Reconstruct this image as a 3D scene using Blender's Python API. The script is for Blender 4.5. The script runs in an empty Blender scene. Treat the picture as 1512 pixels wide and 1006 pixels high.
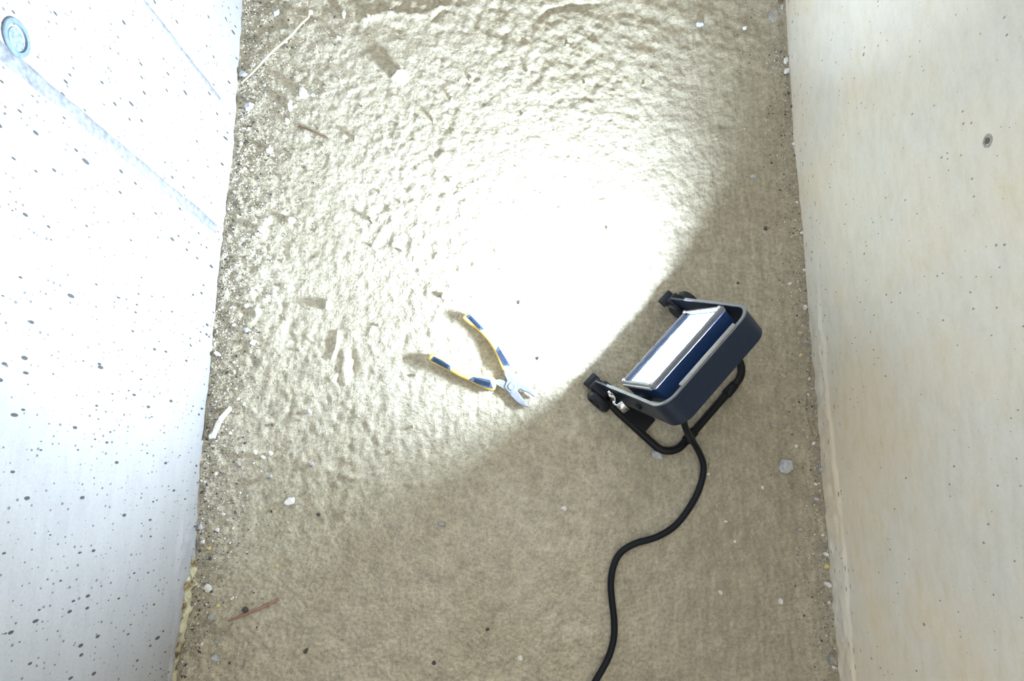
import bpy, bmesh, math, random
import numpy as np
from mathutils import Vector, Matrix

random.seed(7)
S = bpy.context.scene
COL = S.collection

# ------------------------------------------------------------------ camera
CAM_H, FPX, CX, CY, TILT = 1.2, 1008.0, 756.0, 503.0, math.radians(11.06)
cd = bpy.data.cameras.new('camera')
cd.sensor_fit = 'HORIZONTAL'; cd.sensor_width = 36.0; cd.lens = 36.0 * FPX / 1512.0
cd.clip_start = 0.01; cd.clip_end = 100
cam = bpy.data.objects.new('camera', cd); COL.objects.link(cam)
cam.location = (0, 0, CAM_H); cam.rotation_euler = (TILT, 0, 0)
S.camera = cam

# ------------------------------------------------------------------ light
world = bpy.data.worlds.new('overcast_sky'); S.world = world
world.use_nodes = True
bg = world.node_tree.nodes['Background']
bg.inputs['Color'].default_value = (1.0, 0.985, 0.95, 1)
bg.inputs['Strength'].default_value = 1.30
LED_STRENGTH = 1180.0
S.view_settings.view_transform = 'Standard'
S.view_settings.look = 'None'
S.view_settings.gamma = 1.0
S.view_settings.use_curve_mapping = False
S.view_settings.exposure = 0.08
S.cycles.max_bounces = 6; S.cycles.diffuse_bounces = 3; S.cycles.glossy_bounces = 2; S.cycles.transparent_max_bounces = 6

# ------------------------------------------------------------------ helpers
def at(px, py, z=0.0):
    """place on the level z that lies along the sight line of a spot in the photograph"""
    st, ct = math.sin(TILT), math.cos(TILT)
    a, b = (px - CX) / FPX, (py - CY) / FPX
    d = Vector((a, st - ct * b, -ct - st * b))
    return Vector((0, 0, CAM_H)) + d * ((z - CAM_H) / d.z)

def h2(ix, iy, seed):
    n = (ix.astype(np.int64) * 374761393 + iy.astype(np.int64) * 668265263 + seed * 974634533) & 0xffffffff
    n = ((n ^ (n >> 13)) * 1274126177) & 0xffffffff
    n = ((n ^ (n >> 16)) * 2246822519) & 0xffffffff
    return ((n ^ (n >> 15)) & 0xffffff) / float(0xffffff)

def vn(x, y, seed=0):
    x = np.asarray(x, float); y = np.asarray(y, float)
    ix, iy = np.floor(x), np.floor(y)
    fx, fy = x - ix, y - iy
    fx = fx * fx * fx * (fx * (fx * 6 - 15) + 10); fy = fy * fy * fy * (fy * (fy * 6 - 15) + 10)
    a = h2(ix, iy, seed); b = h2(ix + 1, iy, seed); c = h2(ix, iy + 1, seed); d = h2(ix + 1, iy + 1, seed)
    return (a + (b - a) * fx) * (1 - fy) + (c + (d - c) * fx) * fy - 0.5

def rot2(x, y, deg):
    c, s = math.cos(math.radians(deg)), math.sin(math.radians(deg))
    return c * x + s * y, -s * x + c * y

def sstep(e0, e1, x):
    t = np.clip((x - e0) / (e1 - e0), 0, 1)
    return t * t * (3 - 2 * t)

def link(me, name, mat=None, parent=None, smooth=False):
    o = bpy.data.objects.new(name, me); COL.objects.link(o)
    if mat is not None: me.materials.append(mat)
    if parent is not None: o.parent = parent
    if smooth: me.polygons.foreach_set('use_smooth', [True] * len(me.polygons))
    return o

def mesh(name, v, f, mat, parent=None, smooth=False):
    me = bpy.data.meshes.new(name)
    me.from_pydata([tuple(p) for p in v], [], f); me.update()
    return link(me, name, mat, parent, smooth)

def from_bm(name, bm, mat, parent=None, smooth=False):
    bmesh.ops.recalc_face_normals(bm, faces=bm.faces)
    me = bpy.data.meshes.new(name); bm.to_mesh(me); bm.free()
    return link(me, name, mat, parent, smooth)

def tag(o, label=None, cat=None, group=None, kind=None):
    if label: o['label'] = label
    if cat: o['category'] = cat
    if group: o['group'] = group
    if kind: o['kind'] = kind
    return o

def grid_mesh(name, P, mat, smooth=True):
    n, m = P.shape[:2]
    me = bpy.data.meshes.new(name)
    idx = np.arange(n * m).reshape(n, m)
    q = np.stack([idx[:-1, :-1], idx[1:, :-1], idx[1:, 1:], idx[:-1, 1:]], -1).reshape(-1, 4)
    me.vertices.add(n * m); me.vertices.foreach_set('co', P.reshape(-1).astype(np.float32))
    me.loops.add(q.size); me.loops.foreach_set('vertex_index', q.reshape(-1).astype(np.int32))
    me.polygons.add(len(q))
    me.polygons.foreach_set('loop_start', (np.arange(len(q)) * 4).astype(np.int32))
    me.update(calc_edges=True)
    o = link(me, name, mat)
    if smooth: me.polygons.foreach_set('use_smooth', np.ones(len(q), dtype=bool))
    return o

def bevel(o, w, seg=2, ang=40):
    m = o.modifiers.new('bevel', 'BEVEL'); m.width = w; m.segments = seg
    m.limit_method = 'ANGLE'; m.angle_limit = math.radians(ang)
    return o

def catmull(pts, n=8, closed=False):
    P = [Vector(p) for p in pts]; out = []
    N = len(P)
    for i in range(N if closed else N - 1):
        if closed: p0, p1, p2, p3 = P[i - 1], P[i], P[(i + 1) % N], P[(i + 2) % N]
        else: p0, p1, p2, p3 = P[max(i - 1, 0)], P[i], P[i + 1], P[min(i + 2, N - 1)]
        for k in range(n):
            t = k / n
            out.append(0.5 * ((2 * p1) + (p2 - p0) * t + (2 * p0 - 5 * p1 + 4 * p2 - p3) * t * t + (3 * p1 - p0 - 3 * p2 + p3) * t ** 3))
    if not closed: out.append(P[-1])
    return out

def tube(bm, pts, rad, seg=12, squash=1.0):
    pts = [Vector(p) for p in pts]; n = len(pts)
    R = rad if hasattr(rad, '__len__') else [rad] * n
    rings = []; up = Vector((0, 0, 1))
    for i, p in enumerate(pts):
        t = (pts[min(i + 1, n - 1)] - pts[max(i - 1, 0)]).normalized()
        side = t.cross(up)
        if side.length < 1e-4: side = t.cross(Vector((1, 0, 0)))
        side.normalize(); nn = side.cross(t).normalized()
        rings.append([bm.verts.new(p + (side * math.cos(2 * math.pi * k / seg) + nn * squash * math.sin(2 * math.pi * k / seg)) * R[i]) for k in range(seg)])
    for a, b in zip(rings, rings[1:]):
        for k in range(seg): bm.faces.new((a[k], a[(k + 1) % seg], b[(k + 1) % seg], b[k]))
    bm.faces.new(rings[0]); bm.faces.new(rings[-1])

def prism(bm, poly, z0, z1):
    """poly: list of 3D points (a flat outline) moved to the levels z0 / z1"""
    lo = [bm.verts.new((p[0], p[1], z0)) for p in poly]
    hi = [bm.verts.new((p[0], p[1], z1)) for p in poly]
    n = len(poly)
    bm.faces.new(lo[::-1]); bm.faces.new(hi)
    for k in range(n): bm.faces.new((lo[k], lo[(k + 1) % n], hi[(k + 1) % n], hi[k]))

def box(bm, c, ax, ay, az, sx, sy, sz):
    c, ax, ay, az = Vector(c), Vector(ax), Vector(ay), Vector(az)
    V = {}
    for i in (-1, 1):
        for j in (-1, 1):
            for k in (-1, 1): V[i, j, k] = bm.verts.new(c + ax * (i * sx / 2) + ay * (j * sy / 2) + az * (k * sz / 2))
    for f in (((-1,-1,-1),(-1,1,-1),(1,1,-1),(1,-1,-1)), ((-1,-1,1),(1,-1,1),(1,1,1),(-1,1,1)),
              ((-1,-1,-1),(1,-1,-1),(1,-1,1),(-1,-1,1)), ((-1,1,-1),(-1,1,1),(1,1,1),(1,1,-1)),
              ((-1,-1,-1),(-1,-1,1),(-1,1,1),(-1,1,-1)), ((1,-1,-1),(1,1,-1),(1,1,1),(1,-1,1))):
        bm.faces.new([V[q] for q in f])

def lathe(bm, c, axis, prof, seg=24):
    """prof: list of (distance along axis, radius)"""
    c, axis = Vector(c), Vector(axis).normalized()
    s = axis.orthogonal().normalized(); t = axis.cross(s)
    rings = []
    for d, r in prof:
        rings.append([bm.verts.new(c + axis * d + (s * math.cos(2 * math.pi * k / seg) + t * math.sin(2 * math.pi * k / seg)) * max(r, 1e-5)) for k in range(seg)])
    for a, b in zip(rings, rings[1:]):
        for k in range(seg): bm.faces.new((a[k], a[(k + 1) % seg], b[(k + 1) % seg], b[k]))
    bm.faces.new(rings[0]); bm.faces.new(rings[-1])

# ------------------------------------------------------------------ materials
class NT:
    def __init__(self, name):
        self.m = bpy.data.materials.new(name); self.m.use_nodes = True
        self.t = self.m.node_tree; self.N = self.t.nodes; self.L = self.t.links
        self.p = self.N['Principled BSDF']
    def node(self, kind, **kw):
        n = self.N.new(kind)
        for k, v in kw.items(): setattr(n, k, v)
        return n
    def val(self, sock, v):
        if hasattr(v, 'is_linked') or isinstance(v, bpy.types.NodeSocket): self.L.new(v, sock)
        else: sock.default_value = v
    def coord(self, scale=(1, 1, 1), rot=(0, 0, 0)):
        c = self.node('ShaderNodeTexCoord'); mp = self.node('ShaderNodeMapping')
        mp.inputs['Scale'].default_value = scale; mp.inputs['Rotation'].default_value = rot
        self.L.new(c.outputs['Object'], mp.inputs['Vector']); return mp.outputs['Vector']
    def noise(self, vec, scale, detail=4, rough=0.55, dist=0.0):
        n = self.node('ShaderNodeTexNoise'); self.L.new(vec, n.inputs['Vector'])
        n.inputs['Scale'].default_value = scale; n.inputs['Detail'].default_value = detail
        n.inputs['Roughness'].default_value = rough; n.inputs['Distortion'].default_value = dist
        return n.outputs['Fac']
    def ramp(self, fac, stops):
        r = self.node('ShaderNodeValToRGB'); self.L.new(fac, r.inputs['Fac'])
        e = r.color_ramp.elements
        while len(e) < len(stops): e.new(0.5)
        for k, (p, c) in enumerate(stops):
            e[k].position = p; e[k].color = (c, c, c, 1) if not hasattr(c, '__len__') else (*c, 1)
        return r.outputs['Color']
    def math(self, op, a, b=None, c=None, clamp=False):
        n = self.node('ShaderNodeMath', operation=op); n.use_clamp = clamp
        self.val(n.inputs[0], a)
        if b is not None: self.val(n.inputs[1], b)
        if c is not None: self.val(n.inputs[2], c)
        return n.outputs[0]
    def mix(self, fac, a, b, blend='MIX'):
        n = self.node('ShaderNodeMix', data_type='RGBA', blend_type=blend)
        self.val(n.inputs['Factor'], fac)
        for s, v in ((n.inputs['A'], a), (n.inputs['B'], b)):
            s_ = [x for x in n.inputs if x.name == s.name and x.type == 'RGBA'][0]
            if isinstance(v, bpy.types.NodeSocket): self.L.new(v, s_)
            else: s_.default_value = (*v, 1)
        return [x for x in n.outputs if x.type == 'RGBA'][0]
    def bump(self, h, dist, strength=1.0):
        b = self.node('ShaderNodeBump'); b.inputs['Distance'].default_value = dist; b.inputs['Strength'].default_value = strength
        self.L.new(h, b.inputs['Height']); self.L.new(b.outputs['Normal'], self.p.inputs['Normal'])
    def base(self, c, rough=0.9, metal=0.0, spec=0.3):
        self.val(self.p.inputs['Base Color'], c if isinstance(c, bpy.types.NodeSocket) else (*c, 1))
        self.p.inputs['Roughness'].default_value = rough; self.p.inputs['Metallic'].default_value = metal
        self.p.inputs['Specular IOR Level'].default_value = spec
        return self.m

def plain(name, c, rough=0.5, metal=0.0, spec=0.4, var=0.12, scale=60, bump=0.0):
    t = NT(name); v = t.coord()
    n = t.noise(v, scale, 3)
    lo = tuple(x * (1 - var) for x in c); hi = tuple(min(1, x * (1 + var)) for x in c)
    t.base(t.ramp(n, [(0.3, lo), (0.7, hi)]), rough, metal, spec)
    if bump: t.bump(n, bump)
    return t.m

def floor_material():
    t = NT('cement_screed'); v = t.coord()
    big = t.noise(v, 5, 3, 0.6); mid = t.noise(v, 38, 3, 0.65); fine = t.noise(v, 420, 2, 0.7)
    streak = t.noise(t.coord((95, 14, 1), (0, 0, -0.06)), 1.0, 3, 0.65)
    sx = t.node('ShaderNodeSeparateXYZ'); t.L.new(v, sx.inputs[0])
    right_blend = t.math('MULTIPLY_ADD', t.noise(v, 7, 3, 0.6), 0.30, t.math('MULTIPLY_ADD', sx.outputs[1], -0.12, t.math('SUBTRACT', sx.outputs[0], 0.14)))
    right = t.ramp(right_blend, [(0.16, 0.0), (0.34, 1.0)])
    c = t.ramp(big, [(0.3, (0.375, 0.340, 0.250)), (0.52, (0.425, 0.392, 0.298)), (0.72, (0.470, 0.438, 0.342))])
    c = t.mix(0.65, c, t.ramp(mid, [(0.3, 0.64), (0.5, 0.5), (0.7, 0.36)]), 'OVERLAY')
    grain = t.noise(v, 150, 3, 0.7)
    c = t.mix(0.7, c, t.ramp(grain, [(0.3, 0.28), (0.5, 0.5), (0.7, 0.70)]), 'OVERLAY')
    c = t.mix(t.math('MULTIPLY', right, 0.45), c, (0.225, 0.200, 0.150))  # darker and browner towards the right, along a noisy boundary
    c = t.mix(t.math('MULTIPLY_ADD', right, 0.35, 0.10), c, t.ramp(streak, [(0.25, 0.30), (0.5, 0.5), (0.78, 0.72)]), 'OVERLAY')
    c = t.mix(0.4, c, t.ramp(fine, [(0.25, 0.28), (0.5, 0.5), (0.75, 0.70)]), 'OVERLAY')
    t.base(c, 0.92, 0, 0.2)
    hgt = t.math('ADD', t.math('MULTIPLY', streak, 0.25), t.math('ADD', t.math('MULTIPLY', grain, 0.75), t.math('MULTIPLY', mid, 0.6)))
    t.bump(hgt, 0.0030, 1.0)
    return t.m

def pits(t, scale, zs, keep, rmax, seed_rot):
    """round to long voids left by air bubbles: depth mask"""
    tc = t.node('ShaderNodeTexCoord'); sp = t.node('ShaderNodeSeparateXYZ'); t.L.new(tc.outputs['Object'], sp.inputs[0])
    cb = t.node('ShaderNodeCombineXYZ')
    t.L.new(t.math('MULTIPLY_ADD', sp.outputs[1], scale, seed_rot[0] * 7.3), cb.inputs[0])
    t.L.new(t.math('MULTIPLY_ADD', sp.outputs[2], scale * zs, seed_rot[1] * 5.1), cb.inputs[1])
    vo = t.node('ShaderNodeTexVoronoi'); vo.voronoi_dimensions = '2D'; vo.feature = 'F1'
    t.L.new(cb.outputs[0], vo.inputs['Vector']); vo.inputs['Scale'].default_value = 1.0
    sep = t.node('ShaderNodeSeparateColor'); t.L.new(vo.outputs['Color'], sep.inputs['Color'])
    has = t.math('GREATER_THAN', sep.outputs[0], keep)
    r = t.math('MULTIPLY_ADD', t.math('POWER', sep.outputs[1], 2.0), rmax * 0.8, rmax * 0.2)
    d = t.math('DIVIDE', vo.outputs['Distance'], r)
    m = t.math('SUBTRACT', 1.25, d, clamp=True)
    m = t.math('MULTIPLY', m, 3.6, clamp=True)
    return t.math('MULTIPLY', m, has)

def left_wall_material():
    t = NT('pale_cast_concrete'); v = t.coord()
    big = t.noise(v, 4, 3, 0.6); mid = t.noise(t.coord((14, 20, 70)), 1, 3, 0.6); fine = t.noise(v, 260, 2, 0.6)
    c = t.ramp(big, [(0.3, (0.335, 0.338, 0.342)), (0.5, (0.358, 0.356, 0.346)), (0.7, (0.366, 0.364, 0.358))])
    c = t.mix(0.18, c, t.ramp(mid, [(0.3, 0.35), (0.5, 0.5), (0.72, 0.62)]), 'OVERLAY')
    c = t.mix(0.14, c, t.ramp(fine, [(0.25, 0.3), (0.75, 0.7)]), 'OVERLAY')
    p1 = pits(t, 40, 0.34, 0.66, 0.095, (0.2, 0.1, 0.05)); p2 = pits(t, 72, 0.42, 0.66, 0.14, (1.2, 0.4, 0.3))
    p3 = pits(t, 130, 0.7, 0.70, 0.20, (0.6, 2.1, 1.3))
    p = t.math('MAXIMUM', p1, t.math('MAXIMUM', p2, t.math('MULTIPLY', p3, 0.7)))
    c = t.mix(t.math('MULTIPLY', p, 0.86), c, (0.022, 0.022, 0.022))
    t.base(c, 0.75, 0, 0.3)
    t.bump(t.math('SUBTRACT', t.math('MULTIPLY', fine, 0.12), p), 0.0012, 0.7)
    return t.m

def right_wall_material():
    t = NT('beige_grey_concrete'); v = t.coord()
    big = t.noise(v, 3.2, 4, 0.6); mid = t.noise(t.coord((10, 26, 60), (0.5, 0, 0)), 1, 4, 0.65); fine = t.noise(v, 240, 2, 0.7)
    c = t.ramp(big, [(0.32, (0.70, 0.70, 0.645)), (0.5, (0.745, 0.712, 0.618)), (0.64, (0.765, 0.69, 0.545))])
    c = t.mix(0.6, c, t.ramp(mid, [(0.28, 0.34), (0.5, 0.5), (0.74, 0.62)]), 'OVERLAY')
    c = t.mix(0.25, c, t.ramp(fine, [(0.25, 0.32), (0.5, 0.5), (0.75, 0.66)]), 'OVERLAY')
    p = t.math('MAXIMUM', pits(t, 50, 0.8, 0.97, 0.11, (0.9, 0.3, 0.2)), pits(t, 140, 0.6, 0.94, 0.18, (0.1, 1.3, 0.9)))
    sz = t.node('ShaderNodeSeparateXYZ'); t.L.new(v, sz.inputs[0])
    low = t.math('LESS_THAN', sz.outputs[2], t.math('MULTIPLY_ADD', big, 0.08, 0.035))
    dash = t.math('MULTIPLY', pits(t, 34, 3.6, 0.55, 0.15, (0.4, 0.8, 0.2)), low)
    p = t.math('MAXIMUM', p, dash)
    c = t.mix(t.math('MULTIPLY', p, 0.7), c, (0.12, 0.11, 0.09))
    t.base(c, 0.85, 0, 0.25)
    t.bump(t.math('SUBTRACT', t.math('MULTIPLY', t.math('ADD', fine, mid), 0.15), p), 0.001, 0.6)
    return t.m

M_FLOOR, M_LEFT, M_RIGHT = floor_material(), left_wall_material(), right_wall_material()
M_SEAM = plain('grey_cement_seam', (0.21, 0.22, 0.235), 0.9, 0, 0.2, 0.3, 130, 0.0005)
M_PLUGRING = plain('blue_grey_plastic', (0.16, 0.22, 0.29), 0.7, 0, 0.3, 0.2, 220)
M_PLUG = plain('pale_blue_mortar', (0.20, 0.26, 0.33), 0.85, 0, 0.3, 0.35, 240, 0.001)
M_HOLE = plain('dark_hole', (0.13, 0.12, 0.10), 0.9)
M_RIMGREY = plain('grey_mortar_rim', (0.36, 0.36, 0.32), 0.9, 0, 0.2, 0.25, 200, 0.001)
M_BLACK = plain('black_powder_coat', (0.004, 0.005, 0.007), 0.35, 0, 0.22, 0.15, 300)
M_PLASTIC = plain('black_plastic', (0.008, 0.011, 0.017), 0.45, 0, 0.3, 0.15, 300)
M_NAVY = plain('flare_blue_paint', (0.010, 0.036, 0.115), 0.42, 0, 0.3, 0.12, 300)  # navy housing paint, with the blue of the camera flare put into its colour
M_BAND = plain('dark_blue_grey_steel', (0.009, 0.018, 0.040), 0.42, 0, 0.32, 0.12, 300)
M_FRAME = plain('grey_cast_frame', (0.19, 0.21, 0.25), 0.4, 0.3, 0.5, 0.1, 200)
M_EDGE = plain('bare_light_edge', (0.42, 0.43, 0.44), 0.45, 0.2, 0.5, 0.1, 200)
M_CHROME = plain('bright_steel', (0.72, 0.73, 0.75), 0.2, 1.0, 0.5, 0.06, 300)
M_REFL = plain('blue_printed_border', (0.06, 0.12, 0.24), 0.4, 0.0, 0.5, 0.05, 200)
M_RUBBER = plain('black_rubber', (0.004, 0.006, 0.010), 0.38, 0, 0.22, 0.2, 200)
M_STEEL = plain('pliers_steel', (0.27, 0.29, 0.33), 0.45, 0.5, 0.5, 0.12, 260)
M_YELLOW = plain('yellow_grip', (0.74, 0.56, 0.16), 0.5, 0, 0.4, 0.05, 120)
M_BLUE = plain('blue_grip_insert', (0.040, 0.072, 0.135), 0.55, 0, 0.35, 0.1, 200)
M_RIB = plain('dark_grip_rib', (0.015, 0.022, 0.045), 0.5, 0, 0.4)
M_FOAM = None
def foam_material():
    t = NT('yellowed_foam'); v = t.coord()
    n = t.noise(v, 55, 5, 0.7); n2 = t.noise(v, 24, 4, 0.6)
    c = t.ramp(n, [(0.3, (0.42, 0.36, 0.17)), (0.5, (0.60, 0.56, 0.36)), (0.7, (0.66, 0.65, 0.52))])
    c = t.mix(t.ramp(n2, [(0.50, 0.0), (0.60, 0.9)]), c, (0.12, 0.055, 0.015))
    t.base(c, 0.9, 0, 0.2); t.bump(n, 0.004, 0.8); return t.m
M_FOAM = foam_material()
M_WHITE = plain('white_plaster', (0.70, 0.69, 0.65), 0.85, 0, 0.25, 0.1, 200, 0.001)
M_GREYST = plain('grey_stone', (0.34, 0.335, 0.31), 0.85, 0, 0.3, 0.3, 150, 0.001)
M_BLUEST = plain('bluish_stone', (0.43, 0.45, 0.47), 0.8, 0, 0.3, 0.25, 150, 0.001)
M_TANST = plain('tan_mortar_chip', (0.42, 0.38, 0.29), 0.9, 0, 0.2, 0.25, 150, 0.001)
M_DARKST = plain('dark_stone', (0.075, 0.075, 0.07), 0.8, 0, 0.3, 0.3, 150)
M_YELST = plain('yellowish_crumb', (0.62, 0.53, 0.25), 0.85, 0, 0.25, 0.2, 150)
M_BROWN = plain('brown_twig', (0.17, 0.12, 0.075), 0.85, 0, 0.25, 0.3, 150)
M_STRAW = plain('pale_straw', (0.55, 0.49, 0.34), 0.8, 0, 0.3, 0.15, 90)
M_RED = plain('faded_red_fibre', (0.33, 0.19, 0.14), 0.8, 0, 0.3, 0.2, 120)

# ------------------------------------------------------------------ floor
def axis(fine0, fine1, step, far0, far1):
    a = list(np.arange(fine0, fine1, step))
    s = step; p = a[-1]
    while p < far1: s *= 1.25; p = min(p + s, far1); a.append(p)
    s = step; p = fine0; pre = []
    while p > far0: s *= 1.25; p = max(p - s, far0); pre.append(p)
    return np.array(pre[::-1] + a)

def floor_raw(X, Y):
    lump = np.zeros_like(X)
    for k, (wl, amp, deg, st) in enumerate(((0.018, 0.0015, 15, 1.35), (0.0120, 0.0034, -12, 1.35), (0.0080, 0.0026, 32, 1.3), (0.034, 0.0010, 24, 1.2))):
        a, b = rot2(X, Y, deg)
        lump += amp * vn(a / wl, b / (wl * st), 11 + k)
    zone = 0.60 + 0.9 * np.clip(vn(X / 0.16, Y / 0.16, 3) + 0.25, 0, 0.7)
    # smoother, combed screed towards the right wall and the near end
    right = sstep(0.20, 0.34, X + 0.10 * vn(X / 0.1, Y / 0.2, 5) + 0.12 * sstep(-0.05, -0.3, Y) - 0.20 * sstep(0.25, 0.55, Y))
    Xw = X + 0.006 * vn(X / 0.05, Y / 0.05, 33) + 0.03 * Y
    comb = 0.0012 * vn(Xw / 0.0075, Y / 0.06, 31) + 0.0008 * vn(Xw / 0.013, Y / 0.04, 32)
    h = lump * zone * (1 - 0.72 * right) + comb * (0.05 + 0.75 * right)
    h += 0.006 * vn(X / 0.28, Y / 0.33, 41) + 0.003 * vn(X / 0.12, Y / 0.10, 42)
    # grit strip: rougher beside the left wall
    lw = sstep(-0.40, -0.52, X + 0.10 * vn(X / 0.08, Y / 0.09, 51))
    h += lw * (0.0016 * vn(X / 0.006, Y / 0.006, 52) + 0.003 * vn(X / 0.02, Y / 0.02, 53) + 0.004)
    rw = sstep(0.47, 0.53, X)
    h += rw * (0.0014 * vn(X / 0.006, Y / 0.007, 54) + 0.004)
    # torn ripples at the far end
    top = sstep(0.72, 0.86, Y)
    a, b = rot2(X, Y, -20)
    h += top * (0.004 * vn(a / 0.05, b / 0.022, 61) + 0.002 * vn(a / 0.02, b / 0.012, 62))
    return h

RIDGES = [  # polyline in picture spots, half width (m), height (m)
    ([(340, 664), (400, 672), (440, 680), (500, 700), (560, 712), (640, 714), (690, 702)], 0.0055, 0.0018),
    ([(498, 490), (497, 508), (491, 528)], 0.0035, 0.0036),
    ([(491, 528), (478, 533), (467, 536)], 0.0030, 0.0022),
    ([(508, 520), (509, 545), (515, 566), (532, 584)], 0.0075, 0.0012),
    ([(452, 497), (463, 505), (475, 508)], 0.0022, 0.0018),
    ([(797, 24), (815, 14), (845, 9), (880, 4)], 0.0075, -0.0050),
    ([(540, 30), (575, 22), (620, 24), (660, 10)], 0.0070, 0.0050),
    ([(640, 30), (655, 12), (662, 0)], 0.0060, -0.0045),
    ([(474, 842), (480, 826), (490, 820), (515, 821), (530, 834), (572, 840)], 0.0030, 0.0016),
    ([(405, 876), (430, 873), (446, 880)], 0.0030, 0.0016),
    ([(366, 922), (386, 940), (398, 955), (415, 976)], 0.0040, 0.0020),
    ([(760, 914), (772, 884)], 0.0045, 0.0011),
    ([(1192, 522), (1188, 560), (1186, 590), (1188, 622), (1196, 648)], 0.0035, 0.0040),
    ([(660, 260), (700, 250), (760, 235), (830, 180)], 0.014, 0.0009),
    ([(640, 285), (700, 262), (735, 240)], 0.010, -0.0008),
]
PITS_ = [((521, 540), 0.0085, 0.022, -0.0050), ((518, 520), 0.007, 0.012, -0.0025), ((870, 300), 0.10, 0.03, 0.002), ((1075, 185), 0.03, 0.008, -0.003)]

def floor_features(X, Y, H):
    for pts, wd, ht in RIDGES:
        P = [at(*p) for p in pts]; P = catmull(P, 6)
        x0 = min(p.x for p in P) - 4 * wd; x1 = max(p.x for p in P) + 4 * wd
        y0 = min(p.y for p in P) - 4 * wd; y1 = max(p.y for p in P) + 4 * wd
        m = (X > x0) & (X < x1) & (Y > y0) & (Y < y1)
        if not m.any(): continue
        xs, ys = X[m], Y[m]; dm = np.full(xs.shape, 9.0)
        for a, b in zip(P, P[1:]):
            dx, dy = b.x - a.x, b.y - a.y; L2 = dx * dx + dy * dy + 1e-12
            t = np.clip(((xs - a.x) * dx + (ys - a.y) * dy) / L2, 0, 1)
            dm = np.minimum(dm, np.hypot(xs - a.x - t * dx, ys - a.y - t * dy))
        wob = 1 + 0.9 * vn(xs / 0.015, ys / 0.015, 77)
        H[m] += ht * np.exp(-(dm / wd) ** 2) * wob
    for (px, py), rx, ry, ht in PITS_:
        c = at(px, py)
        H += ht * np.exp(-((X - c.x) / rx) ** 2 - ((Y - c.y) / ry) ** 2)
    return H

def floor_h(x, y):
    X = np.array([float(x)]); Y = np.array([float(y)])
    return float(floor_features(X, Y, floor_raw(X, Y))[0])

gx = axis(-0.575, 0.575, 0.0021, -0.62, 0.62); gy = axis(-0.40, 1.00, 0.0021, -3.0, 3.4)
X, Y = np.meshgrid(gx, gy, indexing='ij')
Z = floor_features(X, Y, floor_raw(X, Y))
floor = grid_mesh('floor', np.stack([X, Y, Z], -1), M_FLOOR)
tag(floor, 'rough tan cement floor of the narrow shaft', kind='structure')

# ------------------------------------------------------------------ walls
WALL_H = 1.25
LE = [(-0.45, -0.566), (-0.3319, -0.5592), (-0.2528, -0.550), (-0.1455, -0.5373), (0.0696, -0.5388), (0.20, -0.5375), (0.3261, -0.5365), (0.47, -0.5335), (0.5908, -0.5264), (0.75, -0.5285), (0.9234, -0.5323), (1.4, -0.535)]
RE = [(-0.45, 0.5365), (-0.3319, 0.536), (-0.178, 0.5355), (0.0, 0.5339), (0.1528, 0.5377), (0.2631, 0.5349), (0.4558, 0.5359), (0.6324, 0.531), (0.9234, 0.5403), (1.4, 0.537)]
def wall(name, side, edge, mat, label):
    wy = axis(-0.45, 1.05, 0.004, -3.0, 3.4); wz = axis(-0.015, 0.66, 0.004, -0.02, WALL_H)
    Yw, Zw = np.meshgrid(wy, wz, indexing='ij')
    ex, exx = zip(*edge)
    base = np.interp(Yw, ex, exx) * side - 0.535          # how far the foot steps back (+) or out (-)
    zc = np.maximum(Zw, 0)
    off = base * np.exp(-(zc / 0.035) ** 2)
    off += 0.0022 * vn(Yw / 0.02, Zw / 0.02, 81 + side) * np.exp(-zc / 0.02)
    off += 0.003 * vn(Yw / 0.35, Zw / 0.4, 83 + side) + 0.0008 * vn(Yw / 0.05, Zw / 0.06, 84)
    ze = 0.056 + 0.018 * vn(Yw / 0.12, Yw * 0 + side, 85) + 0.010 * vn(Yw / 0.02, Yw * 0, 86)
    amt = sstep(0.42, 0.24, Yw) * sstep(-0.6, -0.2, -np.abs(Yw)) if side > 0 else sstep(-0.02, -0.12, Yw) + 0.3 * sstep(0.34, 0.2, Yw)
    off -= 0.0028 * amt * sstep(0.003, -0.002, zc - ze) * (1 + 1.2 * vn(Yw / 0.012, Zw / 0.012, 87))
    Xw = side * (0.535 + off)
    P = np.stack([Xw, Yw, Zw], -1)
    cap = P[:, -1:, :].copy(); cap[..., 0] = side * 0.74
    back = cap.copy(); back[..., 2] = -0.02
    P = np.concatenate([P, cap, back], 1)
    if side < 0: P = P[:, ::-1, :]
    o = grid_mesh(name, P, mat)
    return tag(o, label, kind='structure')
wall_left = wall('wall_left', -1, LE, M_LEFT, 'pale bluish concrete wall pocked with small air holes')
wall_right = wall('wall_right', 1, RE, M_RIGHT, 'smooth beige grey concrete wall beside the work light')

def wall_surf(side, y, z):
    return side * (0.535 + 0.003 * float(vn(np.array([y / 0.35]), np.array([z / 0.4]), 83 + side)[0]) + 0.0008 * float(vn(np.array([y / 0.05]), np.array([z / 0.06]), 84)[0]))

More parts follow.
